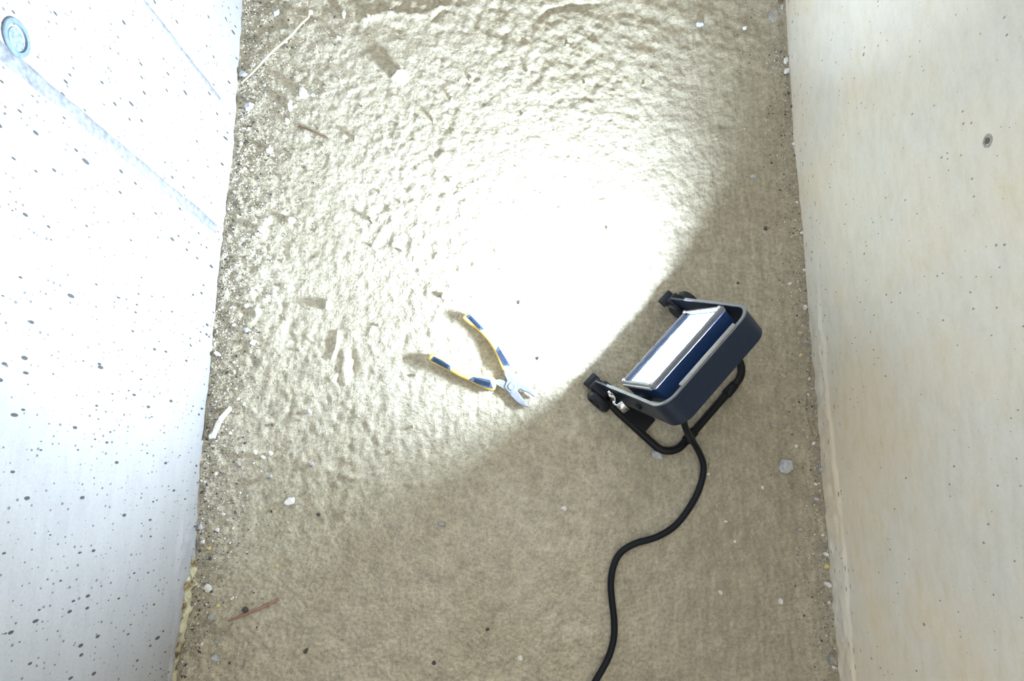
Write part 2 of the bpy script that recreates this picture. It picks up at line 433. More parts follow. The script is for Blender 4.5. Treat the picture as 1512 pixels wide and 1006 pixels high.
# formwork seams on the left wall: thin proud strips of cement skin
def seam(y0, y1, z0, z1, seed):
    n = 150; V = []; F = []
    for i in range(n + 1):
        z = z0 + (z1 - z0) * i / n
        j = lambda s, a: a * float(vn(np.array([z / 0.018]), np.array([s * 3.7 + seed]), seed)[0]) + a * float(vn(np.array([z / 0.09]), np.array([s * 1.7]), seed + 5)[0])
        w = 1 - 0.35 * max(0, 1 - z / 0.10)
        c = (y0 + y1) / 2; hw = (y1 - y0) / 2 * w
        ya, yb = c - hw + j(1, 0.003), c + hw + j(2, 0.003)
        prof = ((ya, -0.002), (ya + 0.0012, 0.0009), (c, 0.0004 + j(3, .0004)), (yb - 0.0012, 0.0011), (yb, -0.002))
        for yy, d in prof: V.append((wall_surf(-1, yy, z) + d, yy, z))
    for i in range(n):
        for k in range(4):
            a = i * 5 + k; F.append((a, a + 5, a + 6, a + 1))
    return mesh('formwork_seam', V, F, M_SEAM, wall_left, True)
seam(0.4235, 0.4440, 0.030, WALL_H - 0.01, 3)
seam(0.6700, 0.6790, 0.012, WALL_H - 0.01, 4)

# round plug of a formwork tie in the left wall
pc = Vector((wall_surf(-1, 0.4607, 0.5414) + 0.0005, 0.4607, 0.5414))
plug = bpy.data.objects.new('wall_plug', None); COL.objects.link(plug); plug.location = pc
tag(plug, 'round blue grey plug set into the pale wall', 'plug')
bm = bmesh.new(); lathe(bm, (0, 0, 0), (1, 0, 0), [(-0.012, 0.0205), (0.0012, 0.0205), (0.0020, 0.0195), (0.0018, 0.0150), (-0.002, 0.0140), (-0.010, 0.0135)], 40)
from_bm('plug_ring', bm, M_PLUGRING, plug, False)
bm = bmesh.new(); lathe(bm, (0, -0.0012, -0.0005), (1, 0, 0), [(-0.012, 0.0128), (-0.0006, 0.0128), (0.0004, 0.0118), (0.0002, 0.007), (0.0008, 0.0)], 36)
from_bm('plug_core', bm, M_PLUG, plug, False)

# empty tie hole in the right wall
hy, hz = 0.368, 0.4892
bm = bmesh.new(); lathe(bm, (wall_surf(1, hy, hz) + 0.001, hy, hz), (-1, 0, 0), [(-0.012, 0.0078), (0.0015, 0.0078), (0.0022, 0.0066), (0.0014, 0.0048), (-0.0006, 0.0042)], 20)
for v_ in bm.verts: v_.co += Vector((0, random.uniform(-.0006, .0006), random.uniform(-.0006, .0006)))
tie = from_bm('tie_hole_rim', bm, M_RIMGREY, wall_right)
bm = bmesh.new(); lathe(bm, (wall_surf(1, hy, hz) + 0.0002, hy, hz), (-1, 0, 0), [(-0.010, 0.0036), (0.0014, 0.0036), (0.0012, 0.0015)], 14)
from_bm('tie_hole', bm, M_HOLE, tie)

# yellowed foam squeezed out of the joint at the near foot of the left wall
V = []; F = []; n = 150; sg = 10
for i in range(n + 1):
    y = -0.44 + (0.44 - 0.095) * i / n
    ex, exx = zip(*LE); xe = float(np.interp(y, ex, exx))
    g = min(1, max(0, (-0.095 - y) / 0.09)); g = 0.25 + 0.75 * g
    for k in range(sg):
        a = math.pi * (k / (sg - 1)) ; r = 0.0160 * g * (1 + 0.8 * float(vn(np.array([y / 0.010]), np.array([k * 0.7]), 91)[0]))
        V.append((xe + 0.001 - 0.007 * (1 - g) + 0.75 * r * math.cos(a), y + 0.002 * random.uniform(-1, 1), 0.006 + 1.9 * r * math.sin(a) + 0.010 * g - 0.012))
for i in range(n):
    for k in range(sg - 1):
        a = i * sg + k; F.append((a, a + 1, a + sg + 1, a + sg))
tag(mesh('trim_1', V, F, M_FOAM, None, True), 'yellowed foam bead at the foot of the pale wall', kind='structure')

# ------------------------------------------------------------------ work light
PSI = 0.82550469
LO = Vector((0.23364912, 0.20796781, 0.0))
lu = Vector((math.cos(PSI), math.sin(PSI), 0)); lv = Vector((math.sin(PSI), -math.cos(PSI), 0)); lw = Vector((0, 0, 1))
lamp = bpy.data.objects.new('work_light', None); COL.objects.link(lamp)
tag(lamp, 'dark blue floodlight on a folding stand, switched on', 'work light')
lamp.location = LO
lamp.rotation_euler = (0, 0, PSI)
# local frame of the lamp: x = along the face, y = -lv (towards the beam), z = up
def lp(u, v, w): return Vector((u, -v, w))
# --- head
fc = lp(0, 0.0163, 0.1516)
ft = (lp(0, 0.0325, 0.1233)).normalized(); fn = Vector((1, 0, 0)).cross(ft)
if fn.y < 0: fn = -fn
HA, HB = 0.0825, 0.0638
def hp(a, b, n): return fc + Vector((1, 0, 0)) * a + ft * b + fn * n
def rring(bm, ha, hb, r, n, seg=5):
    pts = []
    for sx, sy, a0 in ((1, 1, 0), (-1, 1, 90), (-1, -1, 180), (1, -1, 270)):
        for k in range(seg + 1):
            a = math.radians(a0 + 90 * k / seg)
            pts.append(hp(sx * (ha - r) + r * math.cos(a), sy * (hb - r) + r * math.sin(a), n))
    return [bm.verts.new(p) for p in pts]
def bridge(bm, rings, cap0=True, cap1=True):
    for a, b in zip(rings, rings[1:]):
        m = len(a)
        for k in range(m): bm.faces.new((a[k], a[(k + 1) % m], b[(k + 1) % m], b[k]))
    if cap0: bm.faces.new(rings[0])
    if cap1: bm.faces.new(rings[-1][::-1])
bm = bmesh.new()
bridge(bm, [rring(bm, HA - 0.0008, HB - 0.0008, 0.004, -0.0092), rring(bm, HA - 0.0010, HB - 0.0010, 0.005, -0.030), rring(bm, HA - 0.004, HB - 0.004, 0.008, -0.037),
            rring(bm, HA - 0.008, HB - 0.010, 0.010, -0.050), rring(bm, HA - 0.013, HB - 0.018, 0.012, -0.057)], False, True)
housing = from_bm('housing', bm, M_NAVY, lamp)
bevel(housing, 0.0012)
for k in range(7):     # cooling fins on the back
    bm = bmesh.new(); box(bm, hp(0, -0.036 + 0.012 * k, -0.061), (1, 0, 0), ft, fn, 0.120, 0.0025, 0.012)
    from_bm('cooling_fin', bm, M_NAVY, housing)
bm = bmesh.new()       # front frame: a deep rim around the recess
rings = [rring(bm, HA - 0.001, HB - 0.001, 0.004, -0.0092), rring(bm, HA, HB, 0.004, -0.0085), rring(bm, HA, HB, 0.004, -0.002), rring(bm, HA - 0.002, HB - 0.002, 0.004, 0.0),
         rring(bm, HA - 0.0055, HB - 0.0055, 0.004, 0.0), rring(bm, HA - 0.0060, HB - 0.0060, 0.003, -0.001), rring(bm, HA - 0.0060, HB - 0.0060, 0.003, -0.0055)]
bridge(bm, rings, False, False)
frame = from_bm('front_frame', bm, M_FRAME, lamp)
def oring(bm, ha, b0, b1, n):
    return [bm.verts.new(hp(a, b, n)) for a, b in ((ha, b1), (-ha, b1), (-ha, b0), (ha, b0))]
OA, OB0, OB1 = 0.0725, -0.0400, 0.0440       # opening in the printed border
bm = bmesh.new()       # border plate behind the glass with the opening for the LEDs
bridge(bm, [oring(bm, HA - 0.0060, -HB + 0.0060, HB - 0.0060, -0.0050), oring(bm, OA, OB0, OB1, -0.0050), oring(bm, OA, OB0, OB1, -0.0065), oring(bm, HA - 0.0060, -HB + 0.0060, HB - 0.0060, -0.0065)], False, False)
from_bm('border_plate', bm, M_REFL, lamp)
bm = bmesh.new()       # reflector walls running down to the LED panel
bridge(bm, [oring(bm, OA + 0.001, OB0 - 0.001, OB1 + 0.001, -0.0066), oring(bm, OA - 0.003, OB0 + 0.002, OB1 - 0.002, -0.0265)], False, False)
from_bm('reflector', bm, M_PLASTIC, lamp)
t = NT('led_glow'); t.p.inputs['Base Color'].default_value = (0.8, 0.8, 0.75, 1)
t.p.inputs['Emission Color'].default_value = (0.83, 0.94, 1.06, 1); t.p.inputs['Emission Strength'].default_value = LED_STRENGTH
bm = bmesh.new(); box(bm, hp(0, (OB0 + OB1) / 2, -0.0272), (1, 0, 0), ft, fn, 2 * OA - 0.0062, OB1 - OB0 - 0.0042, 0.001)
led = from_bm('led_panel', bm, t.m, lamp); led['label'] = 'glowing white LED panel'
t = NT('thin_glass'); tr = t.node('ShaderNodeBsdfTransparent'); gl = t.node('ShaderNodeBsdfGlossy'); gl.inputs['Roughness'].default_value = 0.02
tr.inputs['Color'].default_value = (0.93, 0.96, 1, 1)
lwn = t.node('ShaderNodeLayerWeight'); lwn.inputs['Blend'].default_value = 0.25
mx = t.node('ShaderNodeMixShader'); t.L.new(t.math('MULTIPLY', lwn.outputs['Facing'], 0.35), mx.inputs['Fac'])
t.L.new(tr.outputs[0], mx.inputs[1]); t.L.new(gl.outputs[0], mx.inputs[2]); t.L.new(mx.outputs[0], t.N['Material Output'].inputs['Surface'])
bm = bmesh.new(); box(bm, hp(0, 0, -0.0035), (1, 0, 0), ft, fn, 2 * (HA - 0.0061), 2 * (HB - 0.0061), 0.0008)
from_bm('glass_pane', bm, t.m, lamp)
for sx in (-1, 1):
    for sy in (-1, 1):
        bm = bmesh.new(); lathe(bm, hp(sx * (HA - 0.0050), sy * (HB - 0.0050), -0.001), fn, [(-0.001, 0.0034), (0.0022, 0.0034), (0.0034, 0.0022), (0.0030, 0.0010)], 14)
        from_bm('screw', bm, M_CHROME, frame, True)
# cross ribs on the two short sides of the frame
for sx in (-1, 1):
    bm = bmesh.new(); box(bm, hp(sx * (HA + 0.0010), 0, -0.0055), (1, 0, 0), ft, fn, 0.0030, 2 * HB - 0.014, 0.005)
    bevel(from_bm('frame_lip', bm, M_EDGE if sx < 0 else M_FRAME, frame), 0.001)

# --- bracket: flat band bent to a U, hinged near the floor
AL = math.radians(63.5); BL, BW, BT, BH = 0.22, 0.044, 0.0036, 0.1015
hv, hz0 = -0.012, 0.030
def bp(u, s, n):
    return lp(u, hv + s * math.cos(AL) - n * math.sin(AL), hz0 + s * math.sin(AL) + n * math.cos(AL))
def uline(h, L, r, s0, seg=10):
    pts = [(-h, s0), (-h, s0 + 0.4 * (L - s0)), (-h, L - r)]
    for k in range(1, seg + 1):
        a = math.pi - (math.pi / 2) * k / seg; pts.append((-h + r + r * math.cos(a), L - r + r * math.sin(a)))
    pts += [(0, L)]
    for k in range(seg + 1):
        a = math.pi / 2 - (math.pi / 2) * k / seg; pts.append((h - r + r * math.cos(a), L - r + r * math.sin(a)))
    pts += [(h, s0 + 0.4 * (L - s0)), (h, s0)]
    return pts
def band(bm, h, L, r, s0, th, n0, n1):
    outer = uline(h, L, r, s0); inner = uline(h - th, L - th, max(r - th, .001), s0)
    A = [[bm.verts.new(bp(u, s, n)) for u, s in outer] for n in (n0, n1)]
    B = [[bm.verts.new(bp(u, s, n)) for u, s in inner] for n in (n0, n1)]
    m = len(outer)
    for k in range(m - 1):
        bm.faces.new((A[0][k], A[0][k + 1], A[1][k + 1], A[1][k])); bm.faces.new((B[0][k + 1], B[0][k], B[1][k], B[1][k + 1]))
        bm.faces.new((A[1][k], A[1][k + 1], B[1][k + 1], B[1][k])); bm.faces.new((A[0][k + 1], A[0][k], B[0][k], B[0][k + 1]))
    for k in (0, m - 1): bm.faces.new((A[0][k], A[1][k], B[1][k], B[0][k]))
bm = bmesh.new(); band(bm, BH, BL, 0.030, 0.0, BT, -BW / 2, BW / 2)
bracket = from_bm('bracket', bm, M_BAND, lamp); bevel(bracket, 0.0008, 2, 60)
bm = bmesh.new(); band(bm, BH + 0.0006, BL + 0.0006, 0.0306, 0.045, BT + 0.0012, BW / 2, BW / 2 + 0.0022)
from_bm('edge_trim', bm, M_FRAME, bracket)
bm = bmesh.new(); tube(bm, [bp(-0.058, BL - 0.003, BW / 2 + 0.004), bp(0.062, BL - 0.003, BW / 2 + 0.004)], 0.0032, 10)
from_bm('grip_rod', bm, M_EDGE, bracket, True)
for sx in (-1, 1):   # pivots between bracket and head
    bm = bmesh.new(); lathe(bm, bp(sx * (HA - 0.012), 0.125, 0.0), (sx, 0, 0), [(0, 0.010), (0.024, 0.010), (0.024, 0.006), (0.036, 0.006)], 18)
    from_bm('pivot', bm, M_PLASTIC, lamp)
bm = bmesh.new(); lathe(bm, hp(-0.028, HB - 0.005, -0.038), ft, [(0, 0.0042), (0.0040, 0.0042), (0.0048, 0.0028), (0.0048, 0.0002)], 14)
from_bm('side_bolt', bm, M_EDGE, housing, True)
bm = bmesh.new(); box(bm, hp(0.012, HB - 0.006, -0.044), (1, 0, 0), ft, fn, 0.020, 0.0045, 0.010)
bevel(from_bm('cable_gland', bm, M_EDGE, housing), 0.0012)

# --- stand: tube bent to a U, lying on the floor
def up_(u, v, z): return lp(u, v, z)
TR = 0.0068; TH, TV = 0.1085, 0.1525
pts = [up_(-TH, hv, hz0), up_(-TH, hv + 0.018, 0.022), up_(-TH, hv + 0.05, 0.0095), up_(-TH, TV - 0.036, TR + 0.0015)]
for k in range(1, 9):
    a = math.pi - (math.pi / 2) * k / 8; pts.append(up_(-TH + 0.034 + 0.034 * math.cos(a), TV - 0.034 + 0.034 * math.sin(a), TR + 0.001))
m_ = [Vector((-p.x, p.y, p.z)) for p in pts[::-1]]
bm = bmesh.new(); tube(bm, pts + [up_(0, TV, TR + 0.001)] + m_, TR, 14)
stand = from_bm('stand', bm, M_BLACK, lamp, True)
for u in (-0.055, 0.055):
    bm = bmesh.new(); tube(bm, [up_(u - 0.012, TV, TR + 0.001), up_(u + 0.012, TV, TR + 0.001)], 0.0086, 14)
    from_bm('rubber_foot', bm, M_RUBBER, stand, True)
for sx in (-1, 1):
    bm = bmesh.new(); box(bm, up_(sx * 0.0895, 0.060, 0.0125), (1, 0, 0), Vector((0, -1, 0)), (0, 0, 1), 0.030, 0.060, 0.004)
    bevel(from_bm('stand_plate', bm, M_BLACK, stand), 0.001)
    # hinge: foot block, round knob, washer
    bm = bmesh.new(); box(bm, lp(sx * 0.103, hv - 0.004, 0.028), (1, 0, 0), (0, 1, 0), (0, 0, 1), 0.022, 0.034, 0.026)
    bevel(from_bm('hinge_block', bm, M_PLASTIC, lamp), 0.004, 3)
    bm = bmesh.new(); box(bm, lp(sx * 0.101, hv - 0.024, 0.020), (1, 0, 0), (0, 1, 0), (0, 0, 1), 0.026, 0.018, 0.016)
    bevel(from_bm('hinge_foot', bm, M_PLASTIC, lamp), 0.003, 2)
    bm = bmesh.new(); lathe(bm, lp(sx * 0.113, hv + 0.008, 0.026), (sx, 0, 0), [(0, 0.0205), (0.004, 0.0225), (0.011, 0.0225), (0.015, 0.0200), (0.015, 0.0165), (0.009, 0.0150), (0.009, 0.007), (0.016, 0.0065), (0.017, 0.004)], 28)
    knob = from_bm('hinge_knob', bm, M_PLASTIC, lamp)
    bm = bmesh.new(); lathe(bm, lp(sx * 0.095, hv + 0.004, 0.030), (-sx, 0, 0), [(0, 0.017), (0.005, 0.017), (0.008, 0.014)], 24)
    from_bm('hinge_washer', bm, M_PLASTIC, knob)
# --- cam lever on the near arm
bm = bmesh.new()
lev = catmull([(0.000, 0.0), (0.006, 0.005), (0.014, 0.004), (0.024, 0.007), (0.034, 0.015), (0.042, 0.015), (0.047, 0.006)], 5)
a = []; b = []
for q in lev:
    base_ = bp(-BH - 0.003 - q.y, 0.050 + q.x, 0)
    a.append(bm.verts.new(base_ + (bp(0, 0, 0.012) - bp(0, 0, 0)))); b.append(bm.verts.new(base_ + (bp(0, 0, -0.008) - bp(0, 0, 0))))
for k in range(len(a) - 1): bm.faces.new((a[k], a[k + 1], b[k + 1], b[k]))
lever = from_bm('clamp_lever', bm, M_CHROME, lamp, True)
sm = lever.modifiers.new('thick', 'SOLIDIFY'); sm.thickness = 0.0016
bm = bmesh.new(); lathe(bm, bp(-BH - 0.002, 0.046, 0.006), (-1, 0, 0), [(0, 0.0085), (0.003, 0.0085), (0.004, 0.0065), (0.002, 0.005), (0.002, 0.0025), (0.006, 0.002)], 18)
from_bm('clamp_nut', bm, M_CHROME, lever, False)
bm = bmesh.new(); lathe(bm, bp(-BH - 0.001, 0.040, -0.012), (-1, 0, 0), [(0, 0.0045), (0.008, 0.0045), (0.010, 0.003)], 12)
from_bm('clamp_bolt', bm, M_CHROME, lever, True)
# --- power cable
LM = Matrix.Translation(LO) @ Matrix.Rotation(PSI, 4, 'Z'); LMI = LM.inverted()
cab = [(LM @ hp(-0.035, -0.010, -0.052)), (LM @ hp(-0.040, -0.012, -0.070))]
for px, py, z in [(1011, 628, 0.085), (1022, 650, 0.045), (1034, 672, 0.020), (1039, 694, 0.011), (1031, 726, 0.0085), (1014, 756, 0.0085), (994, 779, 0.0085), (968, 794, 0.0085), (938, 803, 0.0085),
                  (917, 816, 0.0085), (906, 836, 0.0085), (902, 862, 0.0085), (904, 890, 0.0085), (907, 918, 0.0085), (906, 945, 0.0085), (898, 972, 0.0085), (884, 998, 0.0085), (868, 1024, 0.0085), (840, 1060, 0.0085), (800, 1120, 0.0085), (770, 1240, 0.0085)]:
    cab.append(at(px, py, z))
cp = catmull([LMI @ p for p in cab], 8)
for p in cp:
    w = LM @ p
    fl = floor_h(w.x, w.y) + 0.0055
    if p.z < fl: p.z = fl
bm = bmesh.new(); tube(bm, cp, 0.0056, 12)
cable = from_bm('power_cable', bm, M_RUBBER, lamp, True); cable['label'] = 'black rubber power cable'

# ------------------------------------------------------------------ pliers
pl_o = at(750, 565); pl_o.z = floor_h(pl_o.x, pl_o.y) + 0.0005
pliers = bpy.data.objects.new('pliers', None); COL.objects.link(pliers); pliers.location = pl_o
tag(pliers, 'open pliers with yellow and blue grips lying in the beam', 'pliers')
def pw(pts, z): return [at(x, y, pl_o.z + z) - pl_o for x, y in pts]
UP = [(683.5, 470), (686, 466), (690, 463), (695, 463.5), (705, 474), (717, 486), (728, 498), (737, 509.5), (746, 525), (755, 539), (757.5, 544), (754, 547), (747, 547.5), (742, 546), (738, 537), (731, 520), (723, 507), (714, 496), (703, 485), (692, 478)]
LO_ = [(633, 531), (634, 526), (638, 521.5), (643, 522), (652, 526), (661, 530), (669, 539), (681, 546.5), (694, 552), (711, 554.5), (727, 557.5), (732, 562), (732.5, 569), (730, 575), (725, 576.5), (715, 573), (704, 568), (696, 564), (687, 560), (676, 555), (665, 548.5), (650, 541), (637, 535)]
def grip(outline, inserts, spots):
    bm = bmesh.new(); prism(bm, [p.to_3d() for p in catmull(pw(outline, 0.013), 3, True)], 0.0008, 0.0165)
    g = bevel(from_bm('grip', bm, M_YELLOW, pliers), 0.0035, 3, 50)
    for ins in inserts:
        bm = bmesh.new(); prism(bm, pw(ins, 0.0165), 0.0030, 0.0174)
        i_ = bevel(from_bm('grip_insert', bm, M_BLUE, g), 0.0007, 2, 50)
    for (p0, p1, n, w) in spots:      # moulded ribs on the inserts
        for k in range(n):
            x = p0[0] + (p1[0] - p0[0]) * k / (n - 1); y = p0[1] + (p1[1] - p0[1]) * k / (n - 1)
            c = pw([(x, y)], 0.0176)[0]; d = (pw([p1], .0176)[0] - pw([p0], .0176)[0]).normalized()
            bm = bmesh.new(); box(bm, (c.x, c.y, 0.0176), d, Vector((-d.y, d.x, 0)), (0, 0, 1), 0.0013, w, 0.0016)
            from_bm('rib', bm, M_RIB, g)
    return g
grip(UP, [[(688.5, 468), (691, 465), (694.5, 464.5), (705, 475), (716, 486.5), (709, 488), (698, 477.5)],
          [(732.5, 518), (736, 511), (745, 525.5), (754.5, 541), (743.5, 541)]],
     [((738, 519), (748, 537), 8, 0.006), ((695, 470), (708, 484), 7, 0.005)])
grip(LO_, [[(635.5, 532), (641, 526), (653, 532), (665, 540), (665.5, 547.5), (650, 540)],
           [(692, 561), (699, 556.5), (712, 558.5), (724, 561), (728.5, 574.5), (713, 571)]],
     [((642, 531), (661, 542), 9, 0.006), ((702, 562), (723, 568), 10, 0.007)])
JU = [(742, 543), (752, 545), (756, 553), (761, 559.4), (766, 562), (777, 569), (785, 577), (791.4, 584.8), (789.5, 586.6), (784, 583), (779.5, 580), (773, 577), (767.6, 574), (763, 577), (757, 581), (751, 580), (744.5, 572), (748.5, 561.8), (745, 555)]
JL = [(731, 560.6), (737.4, 559.4), (743, 561.5), (748, 564), (756, 562), (762, 566), (765, 573), (763.6, 577.7), (767.6, 582.5), (774, 591), (780.5, 600), (774.7, 600.4), (763.6, 594.4), (755.6, 586.4), (751, 580), (743, 574.5), (733.4, 568), (730, 566)]
bm = bmesh.new(); prism(bm, pw(JU, 0.0125), 0.0060, 0.0125); bevel(from_bm('jaw', bm, M_STEEL, pliers), 0.0012, 2, 50)
bm = bmesh.new(); prism(bm, pw(JL, 0.0120), 0.0030, 0.0110); bevel(from_bm('jaw', bm, M_STEEL, pliers), 0.0012, 2, 50)
c = pw([(756, 571)], 0.0125)[0]
bm = bmesh.new(); lathe(bm, (c.x, c.y, 0.011), (0, 0, 1), [(0, 0.0075), (0.0022, 0.0075), (0.0030, 0.0062), (0.0026, 0.0)], 24)
from_bm('pivot_rivet', bm, M_STEEL, pliers)

# ------------------------------------------------------------------ loose bits on the floor
PXM = 0.00119
def chunk(name, px, py, w, h, ang, ht, mat, label, cat, group=None, seed=None, sharp=1.0):
    """an angular broken piece: w x h in picture spots (1.19 mm each), ht in mm"""
    rnd = random.Random(seed if seed is not None else int(px * 131 + py * 17))
    c = at(px, py, ht * 0.0005); c.z = floor_h(c.x, c.y)
    k = math.hypot(c.x, c.y); sc = PXM * (1 + 0.15 * max(0, c.y))
    A, B, Hh = w * sc / 2, h * sc / 2, ht * 0.001
    bm = bmesh.new(); n = 13
    for lev_, rr in ((0.0, 0.86), (0.45, 1.0), (1.0, 0.66)):
        off = rnd.uniform(0, 6.28)
        for j in range(6 + (lev_ == 0.45)):
            a = off + 2 * math.pi * j / 6.5 + rnd.uniform(-.35, .35); r = rr * rnd.uniform(0.72, 1.08)
            bm.verts.new((A * r * math.cos(a), B * r * math.sin(a), Hh * (lev_ + rnd.uniform(-.14, .14)) - 0.0008))
    bmesh.ops.convex_hull(bm, input=bm.verts)
    loose = [v_ for v_ in bm.verts if not v_.link_faces]
    bmesh.ops.delete(bm, geom=loose, context='VERTS')
    o = from_bm(name, bm, mat)
    o.location = c; o.rotation_euler = (0, 0, math.radians(-ang))
    return tag(o, label, cat, group)
W_, G_, B_, T_, D_, Y_ = M_WHITE, M_GREYST, M_BLUEST, M_TANST, M_DARKST, M_YELST
